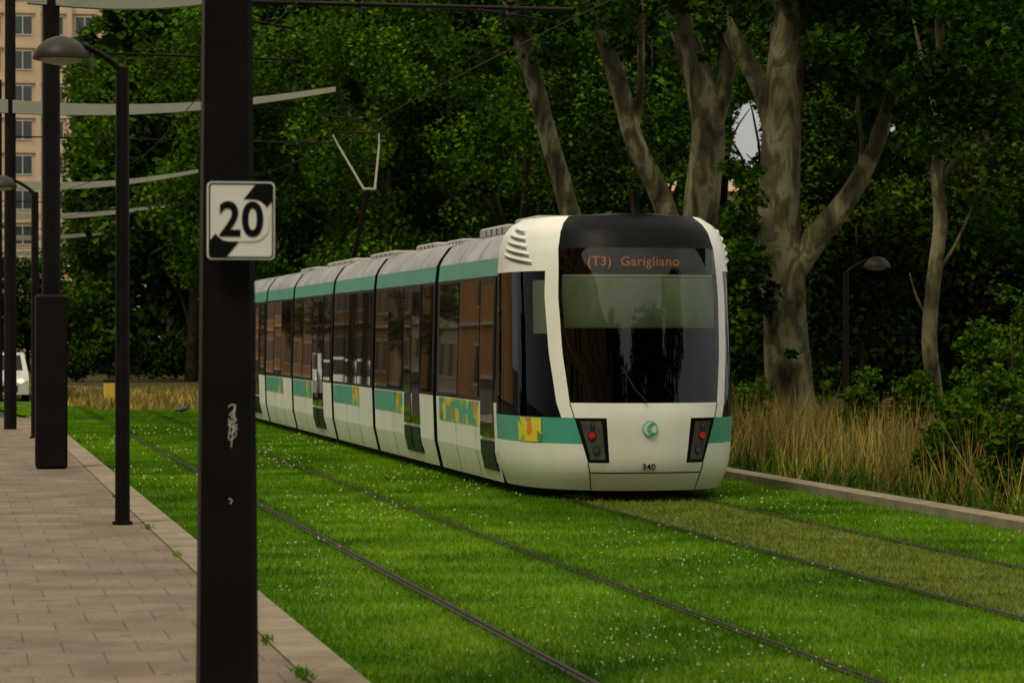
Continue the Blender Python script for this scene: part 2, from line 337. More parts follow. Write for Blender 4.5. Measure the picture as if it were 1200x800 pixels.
def blades(name,N,xr,yr,hr,wr,m,avoid=None,zb=0,power=1.0,lean=.35,k=3,clump=0,thin=0):
    u=rng.random(N); a,b=yr; y=a*(b/a)**(u**power); x=rng.uniform(xr[0],xr[1],N); ok=np.ones(N,bool)
    if avoid is not None: ok=avoid(x,y)
    if thin:
        q=np.sin(x*1.7+np.sin(y*.55)*1.7)*np.sin(y*.42+np.cos(x*1.1)*1.2); ok&=rng.random(N)>np.clip(-q*thin,0,.92)
    x=x[ok]; y=y[ok]; N=len(x); s=-(np.maximum(0,y-60)**2)/420.
    h=rng.uniform(hr[0],hr[1],N); ww=rng.uniform(wr[0],wr[1],N)*np.clip(y/22,1,3); a=rng.uniform(0,np.pi*2,N)
    if clump: 
        q=np.sin(x*2.3+np.sin(y*.9)*1.5)*np.sin(y*.75+np.cos(x*1.3)*1.2)+.5*np.sin(x*5.1+y*2.3); h*=1+clump*np.clip(q,-1,1)
    dx=np.cos(a)*ww/2; dy=np.sin(a)*ww/2; lx=rng.normal(0,lean,N)*h; ly=rng.normal(0,lean,N)*h
    V=np.zeros((N,3,3)); X=x+s
    V[:,0]=np.stack([X-dx,y-dy,np.full(N,zb)],1); V[:,1]=np.stack([X+dx,y+dy,np.full(N,zb)],1); V[:,2]=np.stack([X+lx,y+ly,zb+h],1)
    return fast(name,V.reshape(-1,3),3,m)
def av(x,y):
    ok=np.ones(len(x),bool)
    for r,wd in ((3.2,.036),(4.64,.010),(6.58,.024),(8.02,.022)): ok&=np.abs(x-r-.006)>wd
    ok&=~((np.abs(x-7.3)<.66)&(rng.random(len(x))<.35))
    return ok
o=blades('grass',320000,(1.98,9.52),(13.5,80),(.02,.046),(.007,.014),M['blade'],av); meta(o,'short green lawn of the tramway','grass',kind='stuff')
N=3600; y=13.5*(62/13.5)**rng.random(N); x=rng.uniform(2.1,9.4,N); pn=np.sin(x*1.7+1)*np.sin(y*.45)+rng.normal(0,.35,N); ok=(pn>.15)&av(x,y)&(np.abs(x-7.3)>.8); x=x[ok];y=y[ok];N=len(x)
V=np.zeros((N,4,3)); r=(.004+.0035*rng.random(N))*np.clip(y/22,1,2)
for i,(a,b) in enumerate(((-1,0),(0,-1),(1,0),(0,1))): V[:,i]=np.stack([x+a*r,y+.3*b*r,.045+b*r],1)
o=fast('clover_flowers',V.reshape(-1,3),4,mat('clover_white',(.46,.50,.28),.8)); meta(o,'tiny white clover flowers in the lawn','flowers',kind='stuff')
N=500; c0=rng.choice([15.3,15.5,17.2,19.6,19.8,24.,27.5,33.],N); xx=1.71+rng.normal(0,.02,N); yy=c0+rng.normal(0,.09,N)
V=np.zeros((N,3,3)); a=rng.uniform(0,6.28,N)
V[:,0]=np.stack([xx-.006*np.cos(a),yy-.006*np.sin(a),np.full(N,.10)],1); V[:,1]=np.stack([xx+.006*np.cos(a),yy+.006*np.sin(a),np.full(N,.10)],1); V[:,2]=np.stack([xx+rng.normal(0,.02,N),yy+rng.normal(0,.02,N),.115+rng.random(N)*.04],1)
o=fast('pavement_weeds',V.reshape(-1,3),3,M['blade']); meta(o,'small green weeds growing in the pavement joint','weeds',kind='stuff')
# ---------------- leaves
def leafquads(C,S):
    N=len(C); nrm=rng.normal(0,1,(N,3)); nrm[:,2]=np.abs(nrm[:,2])+.5; nrm/=np.linalg.norm(nrm,axis=1)[:,None]
    t=rng.normal(0,1,(N,3)); t-=nrm*(t*nrm).sum(1)[:,None]; t/=np.linalg.norm(t,axis=1)[:,None]; b=np.cross(nrm,t); s=S[:,None]
    V=np.zeros((N,4,3)); V[:,0]=C-t*s*.5; V[:,1]=C+b*s*.36+nrm*s*.1; V[:,2]=C+t*s*.5; V[:,3]=C-b*s*.36+nrm*s*.1
    return V.reshape(-1,3)
GAPS=[(876,156,27,58),(786,228,15,17),(850,224,12,20),(845,180,9,11),(1060,190,6,8),(1046,150,4,5)]
def gapok(C):
    px,py,Z=proj(C); ok=np.ones(len(C),bool)
    for gx,gy,a,b in GAPS:
        k=.45+.75*rng.random(len(C)); far=np.where(Z>100,7,1); ok&=((px-gx)/(a*k+far))**2+((py-gy)/(b*k+far))**2>1
    ok&=~((px<74)&(Z<200)&(px>0)&(py<288+10*rng.random(len(C)))); ok&=~((px>0)&(px<150)&(py<(150-px)*.75-2)&(py<45))
    return ok
def clumpleaves(cl,n,size,flat=.75,gap=True):
    out=[]
    for (c,r) in cl:
        k=max(20,int(n*r*r)); d=rng.normal(0,1,(k,3)); d/=np.linalg.norm(d,axis=1)[:,None]
        rad=r*(rng.random(k)**.42); p=np.array(c)+d*rad[:,None]*np.array([1,1,flat])
        out.append(p)
    C=np.concatenate(out)
    if gap: C=C[gapok(C)]
    return leafquads(C,rng.uniform(.65,1.3,len(C))*size)
def tree(label,base,h,rw,cz,rz,nclump,cr,dens,size,m,trunkr=.2,bark='darkbark',group='trees beside the tramway',kind='tree',gap=True):
    e=empty('deciduous_tree' if kind=='tree' else kind,base,label,'tree' if kind=='tree' else kind.replace('_',' '),group)
    gg=G(); top=Vector((rng.normal(0,.3),rng.normal(0,.3),cz+rz*.5))
    gg.tube([(0,0,-.1),(rng.normal(0,.1),0,cz*.5),top],[trunkr,trunkr*.75,trunkr*.3],8,sub=4,wob=.06)
    cl=[]
    for i in range(nclump):
        d=rng.normal(0,1,3); d/=np.linalg.norm(d); rr=rng.random()**.4
        c=np.array([d[0]*rw*rr,d[1]*rw*rr,cz+d[2]*rz*rr]); 
        if c[2]<.3: c[2]=.3+rng.random()*.8
        cl.append((c+np.array(base),cr*rng.uniform(.6,1.3)))
        if i<10: gg.tube([(0,0,max(.5,c[2]*.5)),tuple(c*np.array([.5,.5,.85])),tuple(c)],[trunkr*.4,trunkr*.25,trunkr*.08],5,sub=2)
    t=gg.obj('trunk',M[bark],e,True)
    V=clumpleaves(cl,dens,size,gap=gap); V-=np.array(base)
    fast('crown',V,4,m,e); return e
for i,px in enumerate(range(128,1290,78)):
    left=px<260; Z=rng.uniform(140,150) if left else rng.uniform(90,104); p=P(px+rng.uniform(-12,12),0,Z); f=1.5 if left else 1
    tree('leafy dark green tree behind the tramway',(p.x,p.y,.05),12,2.3*f,6.8*f,6.6*f,44,1.0*f,340/f/f*1.25,.19*f*.85,M['leaf_olive'] if px>1000 else (M['leaf_far'] if (i%3 and px>600) else M['leaf']),.18)
for i,px in enumerate(range(230,1300,90)):
    Z=rng.uniform(116,130); p=P(px+rng.uniform(-15,15),0,Z)
    tree('tall dark green tree in the wood behind',(p.x,p.y,.05),15,3.6,8.5,8.2,40,1.5,110,.38,M['leaf_far'],.25)
N=40000; px=rng.uniform(85,1330,N); Z=rng.uniform(150,185,N); zz=rng.uniform(0,1,N)**.9*24
xr=(px-600)/F*Z; C=np.stack([xr*CT+Z*ST,Z*CT-xr*ST,zz],1); C=C[gapok(C)]
o=fast('wood',leafquads(C,rng.uniform(.6,1.3,len(C))*1.1),4,M['leaf_far']); meta(o,'dense dark wood behind the trees','wood',kind='stuff')
# low dark trees hiding the foot of the apartment block, and shrubs beyond the lawn end
for px in (2,34,66,100):
    p=P(px,0,rng.uniform(150,165)); tree('low dark tree at the foot of the apartment block',(p.x,p.y,0),6,1.5,2.9,2.9,30,.8,240,.2,M['leaf_far'],.12,group='low trees before the apartment block')
for px in (92,128,165,205,245,285):
    p=P(px,0,rng.uniform(116,128)); tree('dark shrub beyond the end of the lawn',(p.x,p.y,.0),2,1.0,.9,.9,18,.45,600,.14,M['leaf_far'],.04,group='shrubs beyond the lawn',kind='shrub')
for (x,y,hh,rw) in ((-6,-8,15,6.5),(-6.5,-24,16,7),(16,-6,15,6.5),(16,-22,16,7),(-3,-42,17,7),(13,-46,17,8),(5,-66,20,9),(25,8,14,7),(27,-12,15,8),(28,-34,16,8)):  # trees out of view, added to shape what the windscreen reflects
    tree('tall unseen tree added to darken the windscreen reflection',(x,y,0),20,rw,hh,hh*.5,44,2.3,13,.95,M['leaf_far'],.35,gap=False)
for (x,y) in ((-7,131),(-7,168),(-7,214)):  # unseen trees added so the side windows reflect broken dark patches
    tree('small unseen tree added to break up side window reflections',(x,y,0),7,1.5,3.8,2.3,16,.8,110,.25,M['leaf'],.12,gap=False,group='unseen trees added for window reflections')
for i in range(17):
    px=700+i*34+rng.uniform(-10,10); Z=rng.uniform(66,82); p=P(px,0,Z); hh=rng.uniform(1.2,1.9)
    tree('dense dark green shrub under the trees',(p.x,p.y,.1),3,1.3,hh,hh*.95,22,.65,420,.15,M['leaf_far'],.05,group='shrubs under the trees',kind='shrub')
for i in range(8):
    px=930+i*42+rng.uniform(-10,10); Z=rng.uniform(62,74); p=P(px,0,Z); hh=2.7
    tree('tall leafy dark green bush behind the dry grass',(p.x,p.y,.1),6,1.5,hh,hh*.9,26,.8,380,.16,M['leaf_far'] if i%2 else M['leaf_olive'],.08,group='shrubs under the trees',kind='shrub')
for px,Z,h_,r_ in ((1120,40,.6,.3),(1165,37,.75,.35),(1205,38,1.3,.45),(1150,45,1.1,.35),(1195,46,1.4,.45),(1075,47,.6,.3),(1105,34,.4,.25),(1130,33,.35,.25),(880,50,.5,.3),(1010,48,.55,.3),(1190,31,.4,.25)):
    p=P(px,0,Z)
    tree('fresh green leafy bush among the dry grass',(p.x,p.y,.07),2,r_,h_*.95,h_*.85,26,.2,1700,.085,M['leaf_bright'],.03,group='bushes in the dry grass',kind='shrub')
def planetree(label,limbs,regions,Zb,bark='bark',lm='leaf_near',size=.18,dens=400):
    base=limbs[0][0]; b=P(base[0],base[1],Zb); b.z=0.05
    e=empty('plane_tree',b,label,'tree','trees beside the tramway'); gg=G()
    for L in limbs:
        pts=[];rs=[]
        for (x,y,r,*dz) in L:
            q=P(x,y,Zb+(dz[0] if dz else 0))-b; pts.append(q); rs.append(r)
        if L is limbs[0]: pts[0].z=-.1
        gg.tube(pts,rs,14,sub=5,wob=.035)
    gg.obj('trunk',M[bark],e,True)
    cl=[]
    for (x0,x1,y0,y1,z0,z1,n,r) in regions:
        for i in range(n):
            c=P(rng.uniform(x0,x1),rng.uniform(y0,y1),rng.uniform(z0,z1)); cl.append((np.array(c),r*rng.uniform(.5,1.3)))
    V=clumpleaves(cl,dens,size,.6,True)-np.array(b); fast('crown',V,4,M[lm],e); return e
planetree('large plane tree with pale mottled forked trunk',[
  [(930,500,.58),(925,460,.47),(920,380,.42),(915,310,.44),(912,270,.42),(914,200,.38),(918,120,.36),(926,0,.33),(935,-140,.25)],
  [(922,325,.30),(955,280,.25),(995,230,.20),(1028,165,.16),(1050,95,.13),(1068,20,.11),(1085,-60,.09)],
  [(1035,150,.09),(1068,118,.07),(1110,100,.05),(1150,70,.03)],
  [(990,238,.07),(1010,180,.05),(1005,120,.035),(1015,60,.02)],
  [(915,190,.22),(895,110,.2),(868,60,.17),(832,-5,.15),(800,-70,.1)],
  [(912,320,.12),(885,280,.07),(862,240,.04)]],
  [(950,1200,-150,60,54,62,64,.75),(965,1140,30,95,54,60,26,.5),(1000,1100,90,205,60,62,18,.42),(1040,1150,90,150,55,58,9,.35),(985,1030,70,120,55,57,4,.28),(945,1010,110,230,60,62,8,.3),(850,885,195,330,57,59,14,.32),(868,900,270,360,57,59,7,.28),(895,930,330,420,57,58.3,3,.2),(940,1080,40,110,55,59,10,.4),(830,960,-150,10,56,62,16,.6),(760,860,20,70,57,60,6,.3)],59)
planetree('plane tree with thick pale leaning trunk',[
  [(812,470,.45),(818,300,.40),(824,220,.38),(830,150,.36),(815,80,.3),(795,20,.27),(775,-60,.2)],
  [(830,160,.26),(848,100,.2),(850,40,.17),(838,-60,.12)]],
  [(690,880,-150,10,63,70,30,.7),(770,840,-40,50,64,70,10,.5),(775,800,90,190,65,70,4,.3)],67)
planetree('plane tree with slender leaning mottled trunk',[
  [(700,480,.30),(688,330,.27),(664,235,.24),(640,150,.22),(622,80,.22),(598,0,.2),(570,-120,.15)]],
  [(520,700,-150,30,70,78,30,.8),(560,660,20,90,72,82,12,.5)],75)
planetree('plane tree with long leaning pale trunk',[
  [(822,480,.32),(800,320,.28),(776,235,.25),(745,170,.23),(728,110,.22),(705,30,.2),(680,-80,.15)],
  [(742,160,.12),(750,110,.09),(752,40,.07),(748,-40,.06)]],
  [(640,800,-150,20,68,76,30,.75),(655,760,10,70,68,80,14,.45)],72)
planetree('young tree with thin pale trunk beside dry grass',[
  [(1092,540,.15),(1096,470,.13),(1089,400,.125),(1094,330,.115),(1102,260,.11),(1098,200,.10),(1107,130,.085),(1100,20,.07),(1092,-120,.05)],
  [(1100,215,.05),(1125,182,.04),(1160,165,.03),(1185,150,.02)],[(1102,150,.05),(1085,90,.04),(1070,20,.02)],[(1095,320,.04),(1118,290,.03),(1140,240,.02)],[(1092,380,.03),(1075,350,.02),(1066,320,.012)]],
  [(1040,1200,-60,110,46,52,30,.5),(1060,1200,90,190,47,51,20,.38),(1140,1210,180,300,50,55,14,.35),(1060,1130,60,150,46,49,8,.3),(1110,1150,230,290,49,51,4,.25)],50,size=.14,dens=600)
o=blades('dry_grass',26000,(9.95,15.5),(24,78),(.28,.80),(.007,.014),M['straw'],None,.07,lean=.24,clump=.42,thin=.9); meta(o,'tall straw coloured dry grass along the kerb','dry grass',kind='stuff')
o=blades('verge_grass',26000,(9.82,16),(24,78),(.1,.4),(.01,.02),M['leaf_bright'],None,.07,lean=.4,clump=.5); meta(o,'rough green grass under the dry stalks','grass',kind='stuff')
o=blades('dry_grass',9000,(4.2,12),(76,98),(.08,.32),(.02,.035),M['straw'],None,.0,lean=.3,clump=.3); meta(o,'patch of dry grass beyond the tram lawn','dry grass',kind='stuff')
# ---------------- TRAM
TX,TY=7.345,32.8
tram=empty('tram',(TX,TY,0),'long white and teal articulated tram on grassed track','tram')
NN=2.6; DD=2.3
zk=[.12,.30,.42,.9,1.06,1.5,2.0,2.48,2.72,2.9,3.0,3.08]; yk=[.24,.10,.06,0,.015,.07,.16,.28,.37,.47,.56,.72]
zw=[.12,.3,.45,.9,2.48,2.72,2.9,3.0,3.08]; wk=[1.14,1.21,1.245,1.265,1.25,1.23,1.18,1.10,.97]
def yo(z): return float(np.mean([np.interp(z+d,zk,yk) for d in (-.06,-.03,0,.03,.06)]))
def Wz(z): return float(np.interp(z,zw,wk))
def plan(t,z):
    W=Wz(z); x=W*max(0,math.sin(t))**(2/NN); d=DD*(1-max(0,math.cos(t))**(2/NN)); y0=yo(z); return x,y0+d*(DD-y0)/DD
def t_x(x,z): return math.asin(min(1,(x/Wz(z)))**(NN/2))
def t_d(d): return math.acos((1-d/DD)**(NN/2))
def xw(z): return float(np.interp(z,[.12,.42,.9,1.06,1.6,2.2,2.72,2.9,3.0,3.08],[.57,.63,.77,.81,.865,.885,.86,.82,.77,.69]))
def keys(z): return [0,t_x(float(np.interp(z,[.3,.42,.9,1.0],[.45,.42,.46,.45])),z),t_x(xw(z),z),t_x(xw(z)+.115,z),t_d(1.22),t_d(1.26),t_d(2.22),math.pi/2]
nsub=[5,5,2,5,1,5,1]
rows=[.12,.30,.42,.62,.90,1.06,2.48,2.72,2.9,3.0,3.08]; rs_=[2,1,2,3,2,14,3,3,2,2]
Zs=[];RI=[]
for i in range(len(rows)-1):
    for k in range(rs_[i]): Zs.append(rows[i]+(rows[i+1]-rows[i])*k/rs_[i]); RI.append(i)
Zs.append(rows[-1])
CI=[]
for i,n in enumerate(nsub): CI+=[i]*n
def colt(z):
    K=keys(z); out=[]
    for i,n in enumerate(nsub):
        for k in range(n): out.append(K[i]+(K[i+1]-K[i])*k/n)
    return out+[K[-1]]
grid=[[plan(t,z)+(z,) for t in colt(z)] for z in Zs]
nc=len(CI)
def part_of(r,c):
    if r in (2,3) and c==1: return 'light'
    if r==3 and c>=2: return 'teal'
    if r in (4,) and c>=3: return 'cabwin' if c in (3,5) else ('black' if c==4 else 'edge')
    if r==5:
        if c<=1: return 'windshield'
        if c==2: return 'white'
        return 'cabwin' if c in (3,5) else ('black' if c==4 else 'edge')
    if r==6 and c<=1: return 'windshield'
    if r>=7 and c<=1: return 'visor'
    return 'white'
def buildpart(key,side,rear=False):
    idx={};V=[];Fc=[]
    def vid(j,i):
        if (j,i) not in idx:
            x,y,z=grid[j][i]; y2=y
            if rear: y2=41.6-y
            idx[(j,i)]=len(V); V.append((x*side,y2,z))
        return idx[(j,i)]
    for j in range(len(Zs)-1):
        for i in range(nc):
            if part_of(RI[j],CI[i])==key:
                q=(vid(j,i),vid(j,i+1),vid(j+1,i+1),vid(j+1,i))
                if (side<0)!=rear: q=q[::-1]
                Fc.append(q)
    return V,Fc
import bmesh
def shellend(rear):
    par=empty('rear_cab' if rear else 'cab',(0,0,0),parent=tram)
    def both(key,name,m,split=False):
        if split:
            for s in (-1,1):
                V,Fc=buildpart(key,s,rear=rear); mk(name,V,Fc,m,par,True)
        else:
            gg=G()
            for s in (-1,1):
                V,Fc=buildpart(key,s,rear=rear); gg.add(V,Fc)
            o=gg.obj(name,m,par,True); bm=bmesh.new(); bm.from_mesh(o.data); bmesh.ops.remove_doubles(bm,verts=bm.verts,dist=1e-5); bm.to_mesh(o.data); bm.free()
            o.data.polygons.foreach_set('use_smooth',[True]*len(o.data.polygons)); return o
    both('white','cab_shell',M['white']); both('teal','teal_band',M['teal'],True); both('black','window_divider',M['frame'],True); both('edge','window_edge_trim',M['frame'],True)
    both('windshield','windshield',M['cabglass']); both('visor','roof_visor',M['visor']); both('cabwin','cab_side_window',M['cabside'],True)
    both('light','headlight_housing',M['black'],True)
    gg=G(); top=grid[-1]; V=[];
    for x,y,z in top:
        yy=41.6-y if rear else y; V+=[(-x,yy,z),(-x*.5,yy,z+.025),(x*.5,yy,z+.025),(x,yy,z)]
    Fc=[];mi=[]
    for i in range(len(top)-1):
        for k in range(3): Fc.append((i*4+k,i*4+k+1,i*4+k+5,i*4+k+4)); mi.append(1 if i<12 else 0)
    mk('cab_roof',V,Fc,None,par,True,mi,[M['white'],M['visor']])
    gg=G(); Y=(lambda a:41.6-a) if rear else (lambda a:a)
    a,b=sorted((Y(1.75),Y(1.8))); gg.box(-1.1,1.1,a,b,.5,2.9)
    a,b=sorted((Y(.45),Y(1.74))); gg.box(-.7,.7,a,b,.5,1.02,bev=.05)
    gg.obj('cab_interior',M['interior'],par)
    return par
cab=shellend(False); shellend(True)
def bandpart(name,zsb,m,off=.07):
    V=[];Fc=[]
    for z in zsb:
        for k in range(21):
            x=(-1+2*k/20)*(xw(z)-.045); xx,yy=plan(t_x(abs(x),z),z); V.append((x,yy+off,z))
    for j in range(len(zsb)-1):
        for k in range(20): Fc.append((j*21+k,j*21+k+1,(j+1)*21+k+1,(j+1)*21+k))
    mk(name,V,Fc,m,cab,True)
bandpart('reflection_band',[1.86,2.0,2.2,2.40],M['reflband']); bandpart('reflection_band_edge',[2.405,2.435],M['cream'],.06)  # sheet and cream top edge added in place of soft windscreen reflections
for s in (-1,):
    V=[];zz=[1.80,2.38]
    for z in zz:
        for d in (.66,.80,.95):
            x,y=plan(t_d(d),z); V.append((s*(x-.05),y,z))
    mk('side_blind',V,[(0,1,4,3),(1,2,5,4)],matn('white_blind',[(.3,(.42,.44,.40)),(.7,(.52,.54,.48))],2,.8),cab,True)
x,y_=plan(t_x(.3,2.58),2.58)
gg=G(); gg.box(-.72,.72,y_+.16,y_+.2,2.45,2.72); gg.obj('destination_display',M['interior'],cab)
textobj('destination_text','(T3)  Garigliano',.145,(-.08,y_+.14,2.575),M['led'],cab,.0006,space=1.08,sx=1.0)
for s in (-1,1):
    V=[]
    for z in np.linspace(.455,.865,6):
        K=keys(z)
        for q in np.linspace(.16,.84,5):
            x,y=plan(K[1]+(K[2]-K[1])*q,z); V.append((s*x,y-.004,z))
    mk('lamp_unit',V,[(j*5+k,j*5+k+1,j*5+k+6,j*5+k+5) for j in range(5) for k in range(4)],M['lens'],cab,True)
    for z,r,m,nm in ((.715,.038,'red','tail_lamp'),(.56,.034,'lampgrey','lamp_reflector'),(.82,.022,'lampgrey','lamp_reflector')):
        xx=.605 if z>.6 else .56
        x,y=plan(t_x(xx,z),z); gg=G(); gg.disc((0,0,0),r,24,.02); gg.disc((0,.006,0),r*1.25,24,.02,1)
        o=gg.obj(nm,[M[m],M['frame']],cab); o.location=(s*xx,y-.026,z); o.rotation_euler=(0,0,s*.28)
def seam(pts,r=.006,name='panel_seam',m='frame',parent=None):
    gg=G(); gg.tube(pts,r,6,sub=1); return gg.obj(name,M[m],parent or cab)
seam([(x,plan(t_x(abs(x),.315),.315)[1]-.001,.315) for x in np.linspace(-.6,.6,21)])
for s in (-1,1):
    seam([(s*xw(z),plan(t_x(xw(z),z),z)[1]-.001,z) for z in np.linspace(.13,.42,6)])
    seam([(s*xw(z),plan(t_x(xw(z),z),z)[1]-.001,z) for z in np.linspace(.90,1.06,4)])
y=plan(0,.78)[1]
gg=G(); gg.disc((0,y-.012,.79),.083,32,.012,0); gg.disc((0,y-.015,.79),.073,32,.004,1)
prof=[(.035,.855),(.012,.845),(-.012,.825),(-.03,.80),(-.022,.785),(-.03,.775),(-.012,.765),(-.015,.745),(.012,.735),(.022,.722)]
gg.tube([(a,y-.020,b) for a,b in prof],.0055,6,0,sub=3)
gg.tube([(a+.026,y-.020,(b-.79)*.85+.79) for a,b in prof],.004,6,0,sub=3); gg.obj('emblem',[M['teal'],mat('emblem_pale',(.50,.68,.58),.4)],cab)
textobj('fleet_number','340',.10,(.0,plan(0,.37)[1]-.008,.375),M['frame'],cab,.001)
textobj('fleet_number','340',.08,(-1.235,2.0,.55),M['frame'],cab,.001,rot=(math.pi/2,0,-math.pi/2))
seam([(-.05,plan(.05,1.08)[1]-.03,1.08),(-.16,plan(.16,1.2)[1]-.03,1.20),(-.30,plan(.3,1.42)[1]-.04,1.46)],.012,'wiper')
M['slotshade']=mat('louvre_shadow_grey',(.16,.16,.15),.6)  # flat grey strips paint the shade between the louvre fins
for k in range(5):
    for s in (-1,1):
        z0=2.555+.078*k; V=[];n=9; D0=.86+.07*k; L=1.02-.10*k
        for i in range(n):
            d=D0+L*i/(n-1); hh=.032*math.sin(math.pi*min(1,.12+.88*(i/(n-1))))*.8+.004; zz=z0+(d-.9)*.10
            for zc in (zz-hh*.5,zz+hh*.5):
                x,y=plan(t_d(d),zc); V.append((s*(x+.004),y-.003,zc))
        mk('louvre_shade_strip',V,[(2*i,2*i+1,2*i+3,2*i+2) for i in range(n-1)],M['slotshade'],cab,True)
        V=[]
        for i in range(n):
            d=D0+L*i/(n-1); zz=z0+(d-.9)*.10+.030
            x,y=plan(t_d(d),zz); V.append((s*(x+.016*math.sin(math.pi*i/(n-1))),y-.012*math.sin(math.pi*i/(n-1)),zz))
        seam(V,.014,'louvre_fin','white')
V=[];ds=(.70,.82,.94,1.08,1.25)
for z in (.63,.89):
    for d in ds: 
        x,y=plan(t_d(d),z); V.append((-(x+.006),y-.003,z))
mk('advert_panel',V,[(k,k+1,k+6,k+5) for k in range(4)],M['advert2'],cab,True)
# sections
PR=[(1.17,.12),(1.245,.45),(1.255,.72),(1.265,1.02),(1.235,2.46),(1.215,2.66),(1.17,2.75),(1.06,2.90),(.88,2.97),(0,3.0)]
def xs(z,e=0): return float(np.interp(z,[p[1] for p in PR[:6]],[p[0] for p in PR[:6]]))+e
def prof_strip(gg,i0,i1,y0,y1,s,mi=0,e=0):
    V=[];n=i1-i0+1
    for y in (y0,y1):
        for p in PR[i0:i1+1]: V.append((s*(p[0]+e),y,p[1]))
    Fc=[(k,k+1,n+k+1,n+k) if s>0 else (k,n+k,n+k+1,k+1) for k in range(n-1)]
    gg.add(V,Fc,mi)
def panel(gg,s,y0,y1,z0,z1,e,mi=0,th=.03,jit=0):
    zs=[z0,(z0+z1)/2,z1]; V=[]; a,b,c=[rng.uniform(-jit,jit) for _ in range(3)]
    for iy,y in enumerate((y0,y1)):
        for iz,z in enumerate(zs): V.append((s*xs(z,e+(a if iy else -a)+b*(iz-1)+jit*2+(c if iz==1 else 0)*.5),y,z))
    for y in (y0,y1):
        for z in zs: V.append((s*xs(z,e-th),y,z))
    Fc=[(0,1,4,3),(1,2,5,4),(0,3,9,6),(2,8,11,5),(0,6,7,1),(1,7,8,2),(3,4,10,9),(4,5,11,10)]
    gg.add(V,Fc,mi)
def section(y0,y1,items,first=False):
    a,b=y0+.14,y1-.14
    if first: a=y0
    gg=G()
    for s in (-1,1): prof_strip(gg,0,3,a,b,s,0); prof_strip(gg,3,4,a,b,s,1)
    for yy in (a,b):
        V=[(s*p[0],yy,p[1]) for s in (-1,) for p in PR[:9]]+[(p[0],yy,p[1]) for p in reversed(PR[:9])]
        gg.add(V,[tuple(range(len(V)))],1)
    sec=gg.obj('carriage_section',[M['white'],M['frame']],tram)
    for s in (-1,1):
        gg=G(); prof_strip(gg,4,5,a,b,s,0); gg.obj('teal_stripe',M['teal'],sec)
    gg=G(); 
    for s in (-1,1): prof_strip(gg,5,9,a,b,s,0)
    n=max(2,int((b-a)/1.3))
    for k in range(1,n):
        yy=a+(b-a)*k/n
        for s in (-1,1):
            prof_strip(gg,5,8,yy-.012,yy+.012,s,1,.004)
    autosm(gg.obj('roof_fairing',[M['silver'],M['frame']],sec),30)
    for (t,u,v,*r) in items:
        for s in (-1,1):
            if t=='w':
                gg=G(); panel(gg,s,u+.03,v-.03,1.06,2.42,.004,jit=.004); gg.obj('window',M['glass'],sec)
            elif t=='t':
                gg=G(); panel(gg,s,u,v,.73,1.01,.005); gg.obj('teal_band',M['teal'],sec)
            elif t=='a':
                gg=G(); panel(gg,s,u,v,.73,1.01,.006); gg.obj('advert_panel',M['advert'],sec)
            elif t=='d':
                gg=G(); n=r[0]; panel(gg,s,u,v,.24,2.44,.016,0)
                d=gg.obj('door',M['frame'],sec)
                for k in range(n):
                    p=u+(v-u)*k/n; q=u+(v-u)*(k+1)/n
                    gg=G(); panel(gg,s,p+.07,q-.07,.62,2.36,.018,jit=.002); gg.obj('door_glass',M['glass'],sec)
                    gg=G(); panel(gg,s,p+.07,q-.07,.28,.58,.022); gg.obj('door_kick_panel',M['darkteal'],sec)
    gg=G()
    for k in (.33,.66):
        yy=a+(b-a)*k
        for s in (-1,1): panel(gg,s,yy-.006,yy+.006,.14,.72,.003)
    gg.obj('panel_seam',M['frame'],sec)
    return sec
def bellows(y):
    gg=G(); nr=7
    for k in range(nr):
        yy=y-.15+.3*k/(nr-1); e=-.05-.03*(k%2)
        ring=[(-(p[0]+e),yy,p[1]+(.04 if j==0 else 0)-(.03 if j>5 else 0)) for j,p in enumerate(PR[:9])]+[((p[0]+e),yy,p[1]-(.03 if j<3 else 0)) for j,p in enumerate(reversed(PR[:9]))]
        gg.v+=ring
    n=18
    for k in range(nr-1):
        for i in range(n): gg.f.append((k*n+i,k*n+(i+1)%n,(k+1)*n+(i+1)%n,(k+1)*n+i)); gg.mi.append(0)
    gg.obj('gangway_bellows',M['rubber'],tram)
J=[2.3,6.9,12.8,17.8,23.8,28.7,34.7,39.3]
section(J[0],J[1],[('d',2.42,3.42,1),('w',3.5,5.0),('w',5.0,6.62),('a',3.5,6.5)],first=True)
def doorsec(y0,y1): section(y0,y1,[('w',y0+.25,y0+1.15),('d',y0+1.25,y0+2.75,2),('w',y0+2.85,y0+4.3),('w',y0+4.3,y1-.2),('a',y0+2.9,y0+3.7),('t',y0+3.7,y1-.2)])
def winsec(y0,y1): section(y0,y1,[('w',y0+.25,y0+1.85),('w',y0+1.85,y0+3.3),('w',y0+3.3,y1-.2),('t',y0+2.4,y1-.2),('a',y0+1.6,y0+2.4)])
doorsec(J[1],J[2]); winsec(J[2],J[3]); doorsec(J[3],J[4]); winsec(J[4],J[5]); doorsec(J[5],J[6])
section(J[6],J[7],[('w',J[6]+.3,J[6]+2),('w',J[6]+2,J[6]+3.4),('d',J[7]-1.1,J[7]-.1,1)])
for y in J[1:7]: bellows(y)
gg=G(); gg.box(-.95,.95,1.6,39.6,.10,.40); gg.obj('underframe',M['frame'],tram)
